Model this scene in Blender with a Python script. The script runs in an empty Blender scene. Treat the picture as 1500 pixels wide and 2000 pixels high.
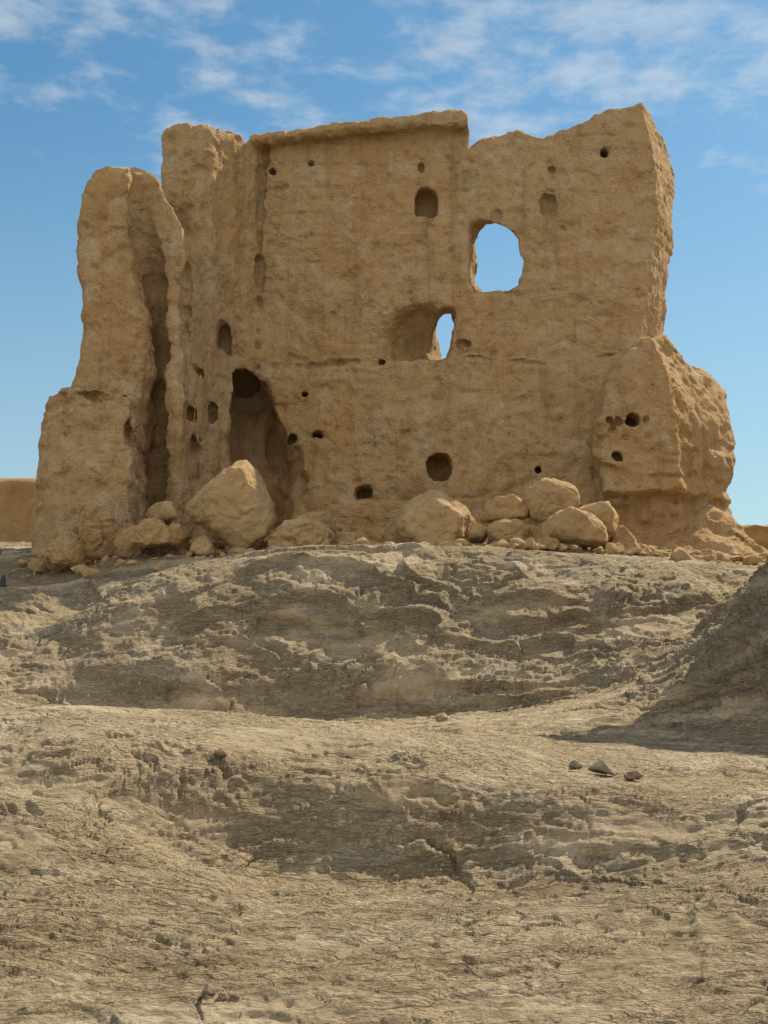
import bpy, math, random
import numpy as np

# ------------------------------------------------------------------ camera, sky, sun, exposure
S = bpy.context.scene
C = S.collection
F, PITCH, CAMZ = 2750.0, math.radians(7.05), 1.6      # focal length in photo pixels, upward tilt, eye height
SUN_EL, SUN_AZ = math.radians(46), math.radians(46)   # azimuth measured from +Y (view direction) towards +X
SUN_STRENGTH, SKY_STRENGTH, EXPOSURE = 4.2, 0.115, 0.40

cam = bpy.data.cameras.new("camera")
cam.sensor_fit = 'VERTICAL'
cam.sensor_height = 36.0
cam.lens = 36.0 * F / 2000.0
cam.clip_start, cam.clip_end = 0.1, 20000
camo = bpy.data.objects.new("camera", cam)
camo.location = (0, 0, CAMZ)
camo.rotation_euler = (math.pi / 2 + PITCH, 0, 0)
C.objects.link(camo)
S.camera = camo

S.view_settings.view_transform = 'Standard'
S.view_settings.look = 'None'
S.view_settings.exposure = EXPOSURE
S.view_settings.gamma = 1
S.view_settings.use_curve_mapping = False
S.cycles.use_denoising = True
S.cycles.max_bounces = 6
S.cycles.diffuse_bounces = 4
S.cycles.sample_clamp_indirect = 4

W = bpy.data.worlds.new("World")
S.world = W
W.use_nodes = True


def world_nodes():
    nt = W.node_tree
    N, L = nt.nodes, nt.links
    N.clear()

    def nd(t, **k):
        n = N.new(t)
        for a, b in k.items():
            setattr(n, a, b)
        return n

    def math_(op, a, b=None, c=None, clamp=False):
        n = nd('ShaderNodeMath', operation=op, use_clamp=clamp)
        for i, v in enumerate((a, b, c)):
            if v is None:
                continue
            if isinstance(v, (int, float)):
                n.inputs[i].default_value = v
            else:
                L.new(v, n.inputs[i])
        return n.outputs[0]

    sky = nd('ShaderNodeTexSky', sky_type='NISHITA', sun_disc=False, sun_elevation=SUN_EL,
             sun_rotation=SUN_AZ, altitude=300, air_density=1.0, dust_density=0.6, ozone_density=2.2)
    tc = nd('ShaderNodeTexCoord')
    sep = nd('ShaderNodeSeparateXYZ')
    L.new(tc.outputs['Generated'], sep.inputs[0])
    x, y, z = sep.outputs
    zc = math_('MAXIMUM', z, 0.03)
    comb = nd('ShaderNodeCombineXYZ')
    L.new(math_('DIVIDE', x, zc), comb.inputs[0])
    L.new(math_('DIVIDE', y, zc), comb.inputs[1])

    def noise(scale, detail, rough, dist=0.0, loc=(0, 0, 0), sc=(1, 1, 1)):
        m = nd('ShaderNodeMapping')
        m.inputs['Location'].default_value = loc
        m.inputs['Scale'].default_value = sc
        L.new(comb.outputs[0], m.inputs[0])
        n = nd('ShaderNodeTexNoise')
        n.inputs['Scale'].default_value = scale
        n.inputs['Detail'].default_value = detail
        n.inputs['Roughness'].default_value = rough
        n.inputs['Distortion'].default_value = dist
        L.new(m.outputs[0], n.inputs['Vector'])
        return n.outputs['Fac']

    def rng(v, a, b, c=0.0, d=1.0):
        n = nd('ShaderNodeMapRange', interpolation_type='SMOOTHSTEP')
        L.new(v, n.inputs[0])
        for i, q in enumerate((a, b, c, d)):
            n.inputs[i + 1].default_value = q
        return n.outputs[0]

    big = noise(1.9, 2, 0.5, 0.1, CLOUD_OFF, (.85, 0.85, 1))
    fine = noise(8.0, 7, 0.58, 0.1, (1.7, 4.1, 0), (1, 0.85, 1))
    puff = math_('ADD', math_('MULTIPLY', big, 0.42), math_('MULTIPLY', fine, 0.70))
    band = rng(z, 0.27, 0.41)                       # the clouds sit high, the low sky is clear
    puff = math_('ADD', puff, math_('MULTIPLY_ADD', band, 0.17, -0.17))
    mask = math_('MULTIPLY', rng(puff, 0.49, 0.71), 0.48)
    mask = math_('MULTIPLY', mask, rng(z, 0.2, 0.3))
    # bright overcast added behind the viewer, out of view, to fill the shaded faces
    back = math_('MULTIPLY', rng(y, 0.15, -0.45), rng(z, 0.0, 0.12))
    back = math_('MULTIPLY', back, math_('MULTIPLY_ADD', fine, 0.5, 0.55))
    mask = math_('MAXIMUM', mask, back, clamp=True)
    white = nd('ShaderNodeMix', data_type='RGBA')
    L.new(back, white.inputs[0])
    white.inputs[6].default_value = (4.9, 5.1, 5.2, 1)
    white.inputs[7].default_value = (8.4, 7.9, 7.0, 1)
    hz = nd('ShaderNodeMix', data_type='RGBA')      # milky low sky
    L.new(math_('MULTIPLY', rng(z, 0.42, 0.0), 0.55), hz.inputs[0])
    g = nd('ShaderNodeHueSaturation')
    g.inputs['Saturation'].default_value = 1.18
    g.inputs['Value'].default_value = SKY_VALUE
    L.new(sky.outputs[0], g.inputs['Color'])
    tint = nd('ShaderNodeMix', data_type='RGBA', blend_type='MULTIPLY')
    tint.inputs[0].default_value = 1
    L.new(g.outputs[0], tint.inputs[6])
    tint.inputs[7].default_value = (.78, .97, .87, 1)
    L.new(tint.outputs[2], hz.inputs[6])
    hz.inputs[7].default_value = (3.4, 3.9, 4.2, 1)
    mx = nd('ShaderNodeMix', data_type='RGBA')
    L.new(mask, mx.inputs[0])
    L.new(hz.outputs[2], mx.inputs[6])
    L.new(white.outputs[2], mx.inputs[7])
    bg = nd('ShaderNodeBackground')
    L.new(mx.outputs[2], bg.inputs[0])
    bg.inputs[1].default_value = SKY_STRENGTH
    out = nd('ShaderNodeOutputWorld')
    L.new(bg.outputs[0], out.inputs[0])


CLOUD_OFF = (5.2, 1.4, 0)
SKY_VALUE = 0.86
world_nodes()

sun = bpy.data.lights.new("sun", 'SUN')
sun.energy = SUN_STRENGTH
sun.angle = math.radians(0.5)
sun.color = (1.0, 0.90, 0.72)
suno = bpy.data.objects.new("sun", sun)
suno.rotation_euler = (math.pi / 2 - SUN_EL, 0, math.pi - SUN_AZ)   # lamp shines along its own -Z
suno.location = (20, 20, 40)
C.objects.link(suno)

# ------------------------------------------------------------------ helpers
rng_ = np.random.RandomState(7)
LAT = rng_.rand(64, 64, 64).astype(np.float32) * 2 - 1
CP, SP = math.cos(PITCH), math.sin(PITCH)


def at(px, py, Y):
    """photo pixel at depth Y -> world x, z"""
    px, py = np.asarray(px, float), np.asarray(py, float)
    xc, zc = (px - 750) / F, (1000 - py) / F
    d = CP - zc * SP
    return xc / d * Y, CAMZ + (SP + zc * CP) / d * Y


def pts(lst, Y=None):
    out = []
    for p in lst:
        x, z = at(p[0], p[1], p[2] if len(p) > 2 else Y)
        out.append((float(x), float(z)))
    return out


def vnoise(p, scale, seed=0, sx=1, sy=1, sz=1):
    """smooth value noise in [-1,1]; p (n,3); scale = feature size in metres"""
    r = np.random.RandomState(seed)
    a = r.rand(3) * 6.28
    q = np.empty((len(p), 3), np.float32)
    off = r.rand(3) * 60
    q[:, 0] = p[:, 0] * (sx / scale) + off[0]
    q[:, 1] = p[:, 1] * (sy / scale) + off[1]
    q[:, 2] = p[:, 2] * (sz / scale) + off[2]
    fl = np.floor(q)
    f = q - fl
    i = fl.astype(np.int32)
    f = f * f * f * (f * (f * 6 - 15) + 10)
    i0, i1 = i & 63, (i + 1) & 63
    fx, fy, fz = f[:, 0], f[:, 1], f[:, 2]
    x0, y0, z0, x1, y1, z1 = i0[:, 0], i0[:, 1], i0[:, 2], i1[:, 0], i1[:, 1], i1[:, 2]
    c00 = LAT[x0, y0, z0] * (1 - fx) + LAT[x1, y0, z0] * fx
    c10 = LAT[x0, y1, z0] * (1 - fx) + LAT[x1, y1, z0] * fx
    c01 = LAT[x0, y0, z1] * (1 - fx) + LAT[x1, y0, z1] * fx
    c11 = LAT[x0, y1, z1] * (1 - fx) + LAT[x1, y1, z1] * fx
    c0 = c00 * (1 - fy) + c10 * fy
    c1 = c01 * (1 - fy) + c11 * fy
    return c0 * (1 - fz) + c1 * fz


def fbm(p, scale, octv=4, gain=0.5, seed=0, **k):
    s, a, t = 0, 1.0, 0
    for o in range(octv):
        s = s + a * vnoise(p, scale / 2.03 ** o, seed + 31 * o, **k)
        t += a
        a *= gain
    return s / t


def smooth(a, b, x):
    t = np.clip((x - a) / (b - a), 0, 1)
    return t * t * (3 - 2 * t)


def voronoi(p, size, seed=0, sx=1, sy=1, sz=1):
    """F1, F2, cell random, offset to the cell centre"""
    q = np.stack([p[:, 0] * sx, p[:, 1] * sy, p[:, 2] * sz], 1) / size
    b = np.floor(q).astype(np.int32)
    n = len(p)
    f1 = np.full(n, 9.0, np.float32)
    f2 = np.full(n, 9.0, np.float32)
    rnd = np.zeros(n, np.float32)
    cv = np.zeros((n, 3), np.float32)
    s = seed * 17
    for dx in (-1, 0, 1):
        for dy in (-1, 0, 1):
            for dz in (-1, 0, 1):
                c = b + np.array((dx, dy, dz), np.int32)
                a0, a1, a2 = (c[:, 0] + s) & 63, (c[:, 1] + s * 3) & 63, (c[:, 2] + s * 5) & 63
                jx = LAT[a0, a1, a2] * .5 + .5
                jy = LAT[a1, a2, a0] * .5 + .5
                jz = LAT[a2, a0, a1] * .5 + .5
                v = np.stack([c[:, 0] + jx, c[:, 1] + jy, c[:, 2] + jz], 1).astype(np.float32) - q.astype(np.float32)
                d = np.sqrt((v * v).sum(1))
                m = d < f1
                f2 = np.where(m, f1, np.minimum(f2, d))
                f1 = np.where(m, d, f1)
                rnd = np.where(m, jx * 7.13 % 1.0, rnd)
                cv[m] = v[m]
    return f1, f2, rnd, cv


def saw_ledge(s, sharp=0.12):
    """sawtooth with a short return edge: flakes that lift and break off"""
    f = s - np.floor(s)
    return np.where(f < 1 - sharp, f / (1 - sharp), (1 - f) / sharp)


def link(name, verts, faces, mat, parent=None, normals=None):
    me = bpy.data.meshes.new(name)
    verts = np.ascontiguousarray(verts, np.float32)
    faces = np.ascontiguousarray(faces, np.int32)
    nf, k = faces.shape
    me.vertices.add(len(verts))
    me.vertices.foreach_set("co", verts.ravel())
    me.loops.add(nf * k)
    me.loops.foreach_set("vertex_index", faces.ravel())
    me.polygons.add(nf)
    me.polygons.foreach_set("loop_start", np.arange(0, nf * k, k, dtype=np.int32))
    me.polygons.foreach_set("use_smooth", np.ones(nf, bool))
    me.update(calc_edges=True)
    if normals is not None:
        me.normals_split_custom_set_from_vertices(normals.tolist())
    me.materials.append(mat)
    o = bpy.data.objects.new(name, me)
    C.objects.link(o)
    if parent:
        o.parent = parent
    return o


def tag(o, label=None, cat=None, group=None, kind=None):
    for k, v in (('label', label), ('category', cat), ('group', group), ('kind', kind)):
        if v:
            o[k] = v
    return o


# ------------------------------------------------------------------ materials
def earth(name, base, dark, pale, warm, bump=0.5, grain=1.0, scale=1.0, flat=(1, 1, 1), crack=0.0, flake=0.0, streak=0.0, coarse=.10, speck=0.0, soil_shade=0.0):
    m = bpy.data.materials.new(name)
    m.use_nodes = True
    nt = m.node_tree
    N, L = nt.nodes, nt.links
    bs = N['Principled BSDF']
    bs.inputs['Roughness'].default_value = 0.95
    bs.inputs['Specular IOR Level'].default_value = 0.12
    tc = N.new('ShaderNodeTexCoord')
    geo = N.new('ShaderNodeNewGeometry')
    mp = N.new('ShaderNodeMapping')
    mp.inputs['Scale'].default_value = flat
    L.new(geo.outputs['Position'], mp.inputs[0])

    def noise(s, d, r, dist=0.0, raw=False):
        n = N.new('ShaderNodeTexNoise')
        n.inputs['Scale'].default_value = s * scale
        n.inputs['Detail'].default_value = d
        n.inputs['Roughness'].default_value = r
        n.inputs['Distortion'].default_value = dist
        L.new(geo.outputs['Position'] if raw else mp.outputs[0], n.inputs['Vector'])
        return n.outputs['Fac']

    def ramp(v, a, b):
        n = N.new('ShaderNodeMapRange')
        n.interpolation_type = 'SMOOTHSTEP'
        n.inputs[1].default_value, n.inputs[2].default_value = a, b
        L.new(v, n.inputs[0])
        return n.outputs[0]

    def mul(v, k):
        n = N.new('ShaderNodeMath')
        n.operation = 'MULTIPLY'
        L.new(v, n.inputs[0])
        if isinstance(k, float):
            n.inputs[1].default_value = k
        else:
            L.new(k, n.inputs[1])
        return n.outputs[0]

    def add(a, b):
        n = N.new('ShaderNodeMath')
        n.operation = 'ADD'
        L.new(a, n.inputs[0])
        L.new(b, n.inputs[1])
        return n.outputs[0]

    def mix(fac, a, b):
        n = N.new('ShaderNodeMix')
        n.data_type = 'RGBA'
        L.new(fac, n.inputs[0])
        for v, s in ((a, 6), (b, 7)):
            if isinstance(v, tuple):
                n.inputs[s].default_value = (*v, 1)
            else:
                L.new(v, n.inputs[s])
        return n.outputs[2]

    col = mix(mul(ramp(noise(0.45, 4, .6), .42, .66), .75), base, warm)
    col = mix(mul(ramp(noise(1.7, 6, .65, .4), .47, .68), .65), col, pale)
    col = mix(mul(ramp(noise(3.1, 7, .7), .52, .74), .7), col, dark)
    col = mix(mul(ramp(noise(.8, 5, .62, .6), .55, .72), .55), col, dark)
    col = mix(mul(ramp(noise(34.0, 3, .7), .52, .72), .45), col, dark)
    col = mix(mul(ramp(noise(21.0, 3, .7), .55, .75), .45), col, pale)
    if soil_shade:                                         # darker bare soils with flake self-shadow painted in, low ground in front
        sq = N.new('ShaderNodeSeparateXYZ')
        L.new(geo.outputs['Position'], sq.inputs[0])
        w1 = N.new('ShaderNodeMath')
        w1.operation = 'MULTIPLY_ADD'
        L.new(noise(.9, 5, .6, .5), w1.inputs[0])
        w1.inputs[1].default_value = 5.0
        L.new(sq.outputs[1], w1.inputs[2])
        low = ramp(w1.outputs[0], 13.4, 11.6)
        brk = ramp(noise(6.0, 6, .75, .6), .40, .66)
        col = mix(mul(mul(low, brk), soil_shade), col, dark)
        col = mix(mul(mul(low, ramp(noise(17.0, 4, .75, .6), .52, .66)), soil_shade), col, dark)
    if speck:
        col = mix(mul(ramp(noise(11.0, 5, .75), .56, .70), speck), col, dark)
        col = mix(mul(ramp(noise(52.0, 2, .6), .60, .72), speck), col, dark)
    if streak:                                       # rain stains run down the face
        m3 = N.new('ShaderNodeMapping')
        m3.inputs['Scale'].default_value = (2.6, 2.6, .22)
        L.new(geo.outputs['Position'], m3.inputs[0])
        n3 = N.new('ShaderNodeTexNoise')
        n3.inputs['Scale'].default_value = 1.0
        n3.inputs['Detail'].default_value = 6
        n3.inputs['Roughness'].default_value = .65
        L.new(m3.outputs[0], n3.inputs['Vector'])
        col = mix(mul(ramp(n3.outputs['Fac'], .50, .72), streak), col, dark)
    L.new(col, bs.inputs['Base Color'])
    h = mul(noise(5.0, 8, .68, .3), coarse)
    h = add(h, mul(noise(24.0, 6, .7), .035 * grain))
    v = N.new('ShaderNodeTexVoronoi')
    v.inputs['Scale'].default_value = 30 * scale
    L.new(mp.outputs[0], v.inputs['Vector'])
    h = add(h, mul(v.outputs['Distance'], .012 * grain))
    if flake:                                        # lifted mud skins with sharp broken edges
        sp = N.new('ShaderNodeSeparateXYZ')
        L.new(geo.outputs['Position'], sp.inputs[0])
        for s_, bands, amp, slope in ((2.6, 9.0, .06, 5.0), (8.0, 7.0, .038, 12.0), (19.0, 6.0, .017, 24.0)):
            m1 = N.new('ShaderNodeMath')
            m1.operation = 'MULTIPLY_ADD'
            L.new(noise(s_, 3, .55, .5), m1.inputs[0])
            m1.inputs[1].default_value = -bands
            L.new(mul(add(sp.outputs[1], sp.outputs[2]), -slope), m1.inputs[2])
            fr = N.new('ShaderNodeMath')
            fr.operation = 'FRACT'
            L.new(m1.outputs[0], fr.inputs[0])
            # slow rise, quick fall
            a1 = N.new('ShaderNodeMath')
            a1.operation = 'DIVIDE'
            L.new(fr.outputs[0], a1.inputs[0])
            a1.inputs[1].default_value = .84
            a2 = N.new('ShaderNodeMath')
            a2.operation = 'MULTIPLY_ADD'
            L.new(fr.outputs[0], a2.inputs[0])
            a2.inputs[1].default_value = -1 / .16
            a2.inputs[2].default_value = 1 / .16
            mn = N.new('ShaderNodeMath')
            mn.operation = 'MINIMUM'
            L.new(a1.outputs[0], mn.inputs[0])
            L.new(a2.outputs[0], mn.inputs[1])
            h = add(h, mul(mul(mn.outputs[0], amp * flake), ramp(noise(1.1, 3, .6), .36, .56)))
    if crack:
        w = N.new('ShaderNodeMix')
        w.data_type = 'VECTOR'
        nz = N.new('ShaderNodeTexNoise')
        nz.inputs['Scale'].default_value = 3.0
        nz.inputs['Detail'].default_value = 4
        L.new(mp.outputs[0], nz.inputs['Vector'])
        va = N.new('ShaderNodeVectorMath')
        va.operation = 'MULTIPLY_ADD'
        L.new(nz.outputs['Color'], va.inputs[0])
        va.inputs[1].default_value = (.5, .5, .5)
        L.new(mp.outputs[0], va.inputs[2])
        v2 = N.new('ShaderNodeTexVoronoi')
        v2.feature = 'DISTANCE_TO_EDGE'
        v2.inputs['Scale'].default_value = 4.5
        L.new(va.outputs[0], v2.inputs['Vector'])
        c1 = mul(ramp(v2.outputs['Distance'], 0.0, 0.06), crack)
        gate = ramp(noise(1.3, 3, .5), .42, .6)
        h = add(h, mul(c1, gate))
    b = N.new('ShaderNodeBump')
    b.inputs['Strength'].default_value = bump
    b.inputs['Distance'].default_value = 1.0
    L.new(h, b.inputs['Height'])
    L.new(b.outputs[0], bs.inputs['Normal'])
    return m


M_WALL = earth("mud_wall_earth", (.65, .43, .22), (.29, .155, .065), (.76, .59, .385), (.63, .37, .155), bump=1.0, grain=2.6, streak=.45, coarse=.06, speck=.7)
M_GROUND = earth("cracked_earth", (.48, .38, .245), (.16, .115, .065), (.70, .59, .42), (.44, .33, .20), bump=1.0, grain=1.2, flat=(.5, 1, 1.3), flake=1.0, soil_shade=.62)
M_ROCK = earth("boulder_earth", (.63, .43, .225), (.32, .195, .085), (.72, .54, .33), (.62, .385, .17), bump=1.0, grain=1.3, scale=1.5)
M_FAR = earth("far_wall_earth", (.42, .265, .12), (.24, .135, .06), (.47, .32, .17), (.42, .24, .09), bump=.8)


def plain(name, col, rough=.8):
    m = bpy.data.materials.new(name)
    m.use_nodes = True
    bs = m.node_tree.nodes['Principled BSDF']
    n = m.node_tree.nodes.new('ShaderNodeTexNoise')
    n.inputs['Scale'].default_value = 40
    n.inputs['Detail'].default_value = 5
    r = m.node_tree.nodes.new('ShaderNodeMix')
    r.data_type = 'RGBA'
    r.inputs[6].default_value = (*[c * .6 for c in col], 1)
    r.inputs[7].default_value = (*[min(1, c * 1.4) for c in col], 1)
    m.node_tree.links.new(n.outputs['Fac'], r.inputs[0])
    m.node_tree.links.new(r.outputs[2], bs.inputs['Base Color'])
    bs.inputs['Roughness'].default_value = rough
    return m


# ------------------------------------------------------------------ terrain
STATIONS = [
    (-4, None, -.9), (4, None, -.8), (6.6, None, -.52),
    (7.8, [(-400, 1990), (0, 1995), (300, 2002), (750, 2004), (1500, 2000), (1900, 1990)]),
    (8.8, [(-400, 1800), (0, 1815), (150, 1830), (300, 1862), (600, 1872), (900, 1872), (1200, 1862), (1500, 1850), (1900, 1840)]),
    (9.6, [(-400, 1660), (0, 1700), (120, 1710), (230, 1745), (400, 1790), (600, 1803), (900, 1800), (1100, 1790), (1300, 1770), (1500, 1750), (1900, 1730)]),
    (10.45, [(-400, 1550), (0, 1580), (120, 1592), (230, 1645), (400, 1712), (550, 1742), (750, 1746), (900, 1742), (1100, 1726), (1300, 1705), (1500, 1685), (1900, 1660)]),
    (10.72, [(-400, 1520), (0, 1545), (120, 1552), (250, 1600), (400, 1655), (550, 1690), (700, 1694), (900, 1690), (1100, 1672), (1300, 1640), (1500, 1625), (1900, 1600)]),
    (10.92, [(-400, 1480), (0, 1500), (120, 1500), (250, 1540), (400, 1580), (550, 1602), (700, 1604), (900, 1612), (1100, 1608), (1300, 1590), (1500, 1582), (1900, 1560)]),
    (11.12, [(-400, 1450), (0, 1465), (120, 1460), (250, 1487), (400, 1510), (550, 1525), (700, 1524), (900, 1536), (1000, 1545), (1130, 1552), (1300, 1556), (1500, 1555), (1900, 1540)]),
    (11.42, [(-400, 1425), (0, 1435), (120, 1426), (300, 1444), (500, 1470), (650, 1482), (800, 1484), (900, 1494), (1000, 1508), (1130, 1522), (1300, 1538), (1500, 1540), (1900, 1530)]),
    (12.1, [(-400, 1402), (0, 1408), (120, 1398), (300, 1412), (500, 1432), (650, 1440), (800, 1444), (900, 1456), (1000, 1478), (1130, 1507), (1300, 1528), (1500, 1532), (1900, 1525)]),
    (13.0, [(-400, 1386), (0, 1389), (100, 1380), (200, 1382), (300, 1389), (450, 1399), (600, 1409), (750, 1419), (850, 1430), (1000, 1458), (1130, 1502), (1300, 1523), (1500, 1527), (1900, 1500)]),
    (14.0, [(-400, 1400), (0, 1402), (300, 1406), (600, 1424), (800, 1432), (900, 1440), (1050, 1452), (1200, 1462), (1300, 1475), (1400, 1482), (1500, 1488), (1900, 1470)]),
    (15.0, [(-400, 1430), (0, 1440), (300, 1446), (600, 1446), (800, 1443), (900, 1440), (1050, 1441), (1200, 1446), (1300, 1455), (1400, 1463), (1500, 1468), (1900, 1465)]),
    (16.0, [(-400, 1430), (0, 1445), (300, 1462), (600, 1462), (900, 1462), (1200, 1474), (1500, 1480), (1900, 1460)]),
    (17.5, [(-400, 1390), (0, 1405), (300, 1438), (600, 1442), (900, 1437), (1050, 1437), (1200, 1438), (1350, 1438), (1500, 1430), (1600, 1395), (1700, 1280), (1800, 1100), (2200, 800)]),  # from here back, the unseen bank off right is raised to shade the valley
    (18.8, [(-400, 1375), (0, 1418), (150, 1424), (300, 1430), (500, 1434), (750, 1434), (900, 1424), (1050, 1422), (1100, 1416), (1200, 1408), (1350, 1392), (1450, 1368), (1500, 1345), (1570, 1260), (1650, 1060), (1800, 760), (2200, 520)]),
    (20.0, [(-400, 1350), (0, 1412), (150, 1420), (300, 1425), (500, 1430), (750, 1428), (900, 1416), (1050, 1404), (1150, 1386), (1250, 1358), (1350, 1320), (1450, 1260), (1500, 1215), (1600, 1080), (1685, 760), (1800, 350), (2200, 250)]),
    (21.0, [(-400, 1330), (0, 1405), (150, 1410), (300, 1416), (500, 1420), (750, 1418), (900, 1408), (1050, 1392), (1150, 1368), (1250, 1330), (1350, 1280), (1430, 1215), (1500, 1160), (1600, 980), (1685, 620), (1800, 260), (2200, 220)]),
    (21.6, [(-400, 1310), (0, 1358), (100, 1394), (200, 1400), (300, 1408), (500, 1412), (750, 1412), (900, 1396), (1050, 1355), (1150, 1325), (1250, 1290), (1350, 1262), (1430, 1195), (1500, 1138), (1620, 980), (1685, 600), (1800, 250), (2200, 220)]),
    (22.15, [(-400, 1290), (0, 1328), (100, 1322), (200, 1304), (300, 1300), (500, 1312), (620, 1314), (750, 1314), (900, 1310), (1050, 1305), (1150, 1282), (1250, 1252), (1350, 1248), (1430, 1185), (1500, 1134), (1600, 970), (1685, 620), (1800, 280), (2200, 250)]),
    (22.8, [(-400, 1260), (0, 1290), (100, 1268), (200, 1235), (300, 1228), (420, 1238), (500, 1246), (620, 1250), (750, 1245), (900, 1242), (1050, 1240), (1150, 1238), (1250, 1214), (1350, 1215), (1400, 1218), (1430, 1195), (1500, 1136), (1600, 1000), (1685, 680), (1800, 480), (2200, 450)]),
    (23.35, [(-400, 1220), (0, 1250), (80, 1238), (150, 1212), (220, 1178), (300, 1160), (400, 1155), (500, 1158), (620, 1162), (750, 1158), (900, 1160), (1050, 1158), (1200, 1155), (1330, 1150), (1430, 1176), (1500, 1136), (1600, 1030), (1685, 800), (1800, 600), (2200, 560)]),
    (23.95, [(-400, 1185), (0, 1200), (80, 1208), (150, 1200), (220, 1160), (300, 1130), (400, 1114), (500, 1104), (620, 1098), (750, 1098), (900, 1100), (1050, 1104), (1200, 1110), (1330, 1124), (1430, 1162), (1500, 1134), (1600, 1080), (1685, 940), (1800, 800), (2200, 760)]),
    (24.55, [(-400, 1140), (0, 1153), (60, 1160), (120, 1185), (160, 1195), (220, 1150), (300, 1120), (400, 1105), (500, 1086), (620, 1073), (750, 1070), (830, 1066), (1000, 1072), (1200, 1082), (1330, 1102), (1440, 1145), (1500, 1124), (1600, 1070), (1750, 1010), (1900, 980), (2200, 950)]),
    (25.2, [(-400, 1150), (0, 1163), (100, 1165), (200, 1140), (300, 1118), (400, 1100), (500, 1087), (620, 1076), (750, 1073), (1000, 1074), (1200, 1084), (1400, 1105), (1500, 1112), (1900, 1090)]),
    (26.3, [(-400, 1130), (0, 1148), (100, 1142), (250, 1108), (400, 1090), (500, 1080), (750, 1073), (1000, 1075), (1200, 1084), (1400, 1102), (1500, 1110), (1900, 1090)]),
    (28.0, [(-400, 1085), (0, 1095), (150, 1090), (300, 1072), (500, 1070), (750, 1072), (1000, 1072), (1200, 1078), (1400, 1095), (1500, 1102), (1900, 1090)]),
    (32.0, [(-400, 1065), (0, 1072), (300, 1062), (750, 1066), (1200, 1070), (1500, 1088), (1900, 1085)]),
    (37.0, [(-400, 1062), (0, 1062), (750, 1066), (1500, 1085), (1900, 1085)]),
    (48, None, 4.6), (70, None, 3.4), (150, None, 2.0), (5000, None, 0.0),
]


def hermite(xs, ys, x):
    """monotone cubic; xs (k,), ys (k, ...) broadcast over trailing axes, x (n,)"""
    xs = np.asarray(xs, float)
    h = np.diff(xs)
    d = np.diff(ys, axis=0) / (h if ys.ndim == 1 else h[:, None])
    m = np.zeros_like(ys)
    a, b = d[:-1], d[1:]
    same = (a * b) > 0
    m[1:-1] = np.where(same, 2 * a * b / np.where(same, a + b, 1), 0)
    m[0], m[-1] = d[0], d[-1]
    i = np.clip(np.searchsorted(xs, x) - 1, 0, len(xs) - 2)
    t = (x - xs[i]) / h[i]
    hh = h[i]
    if ys.ndim > 1:
        t, hh = t[:, None], hh[:, None]
    t2, t3 = t * t, t ** 3
    return (2 * t3 - 3 * t2 + 1) * ys[i] + (t3 - 2 * t2 + t) * hh * m[i] + (3 * t2 - 2 * t3) * ys[i + 1] + (t3 - t2) * hh * m[i + 1]


PXG = np.linspace(-700, 2200, 600)                   # bearing columns of the control surface


def station_table():
    rows, Ys = [], []
    for s in STATIONS:
        Ys.append(s[0])
        if s[1] is None:
            rows.append(np.full(len(PXG), s[2]))
        else:
            px = np.array([p[0] for p in s[1]], float)
            _, z = at(px, np.array([p[1] for p in s[1]], float), s[0])
            rows.append(hermite(px, z, np.clip(PXG, px[0], px[-1])))
    return np.array(Ys, float), np.array(rows)


ST_Y, ST_Z = station_table()
FINE_Y = np.concatenate([np.linspace(-4, 40, 1101), np.geomspace(40.5, 5000, 80)])
FINE_Z = hermite(ST_Y, ST_Z, FINE_Y)


def base_z(X, Y):
    """large form of the terrain (bilinear in the fine table)"""
    X, Y = np.asarray(X, float), np.asarray(Y, float)
    px = 750 + X / np.maximum(Y, 2.0) * F / CP
    u = np.clip((px - PXG[0]) / (PXG[1] - PXG[0]), 0, len(PXG) - 1.001)
    j = np.clip(np.searchsorted(FINE_Y, Y) - 1, 0, len(FINE_Y) - 2)
    t = np.clip((Y - FINE_Y[j]) / (FINE_Y[j + 1] - FINE_Y[j]), 0, 1)
    i = u.astype(int)
    f = u - i
    a = FINE_Z[j, i] * (1 - f) + FINE_Z[j, i + 1] * f
    b = FINE_Z[j + 1, i] * (1 - f) + FINE_Z[j + 1, i + 1] * f
    return a * (1 - t) + b * t


def grid_normals(P):
    du = np.gradient(P, axis=1)
    dv = np.gradient(P, axis=0)
    n = np.cross(du, dv)
    n /= np.linalg.norm(n, axis=2, keepdims=True) + 1e-9
    return n


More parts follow.
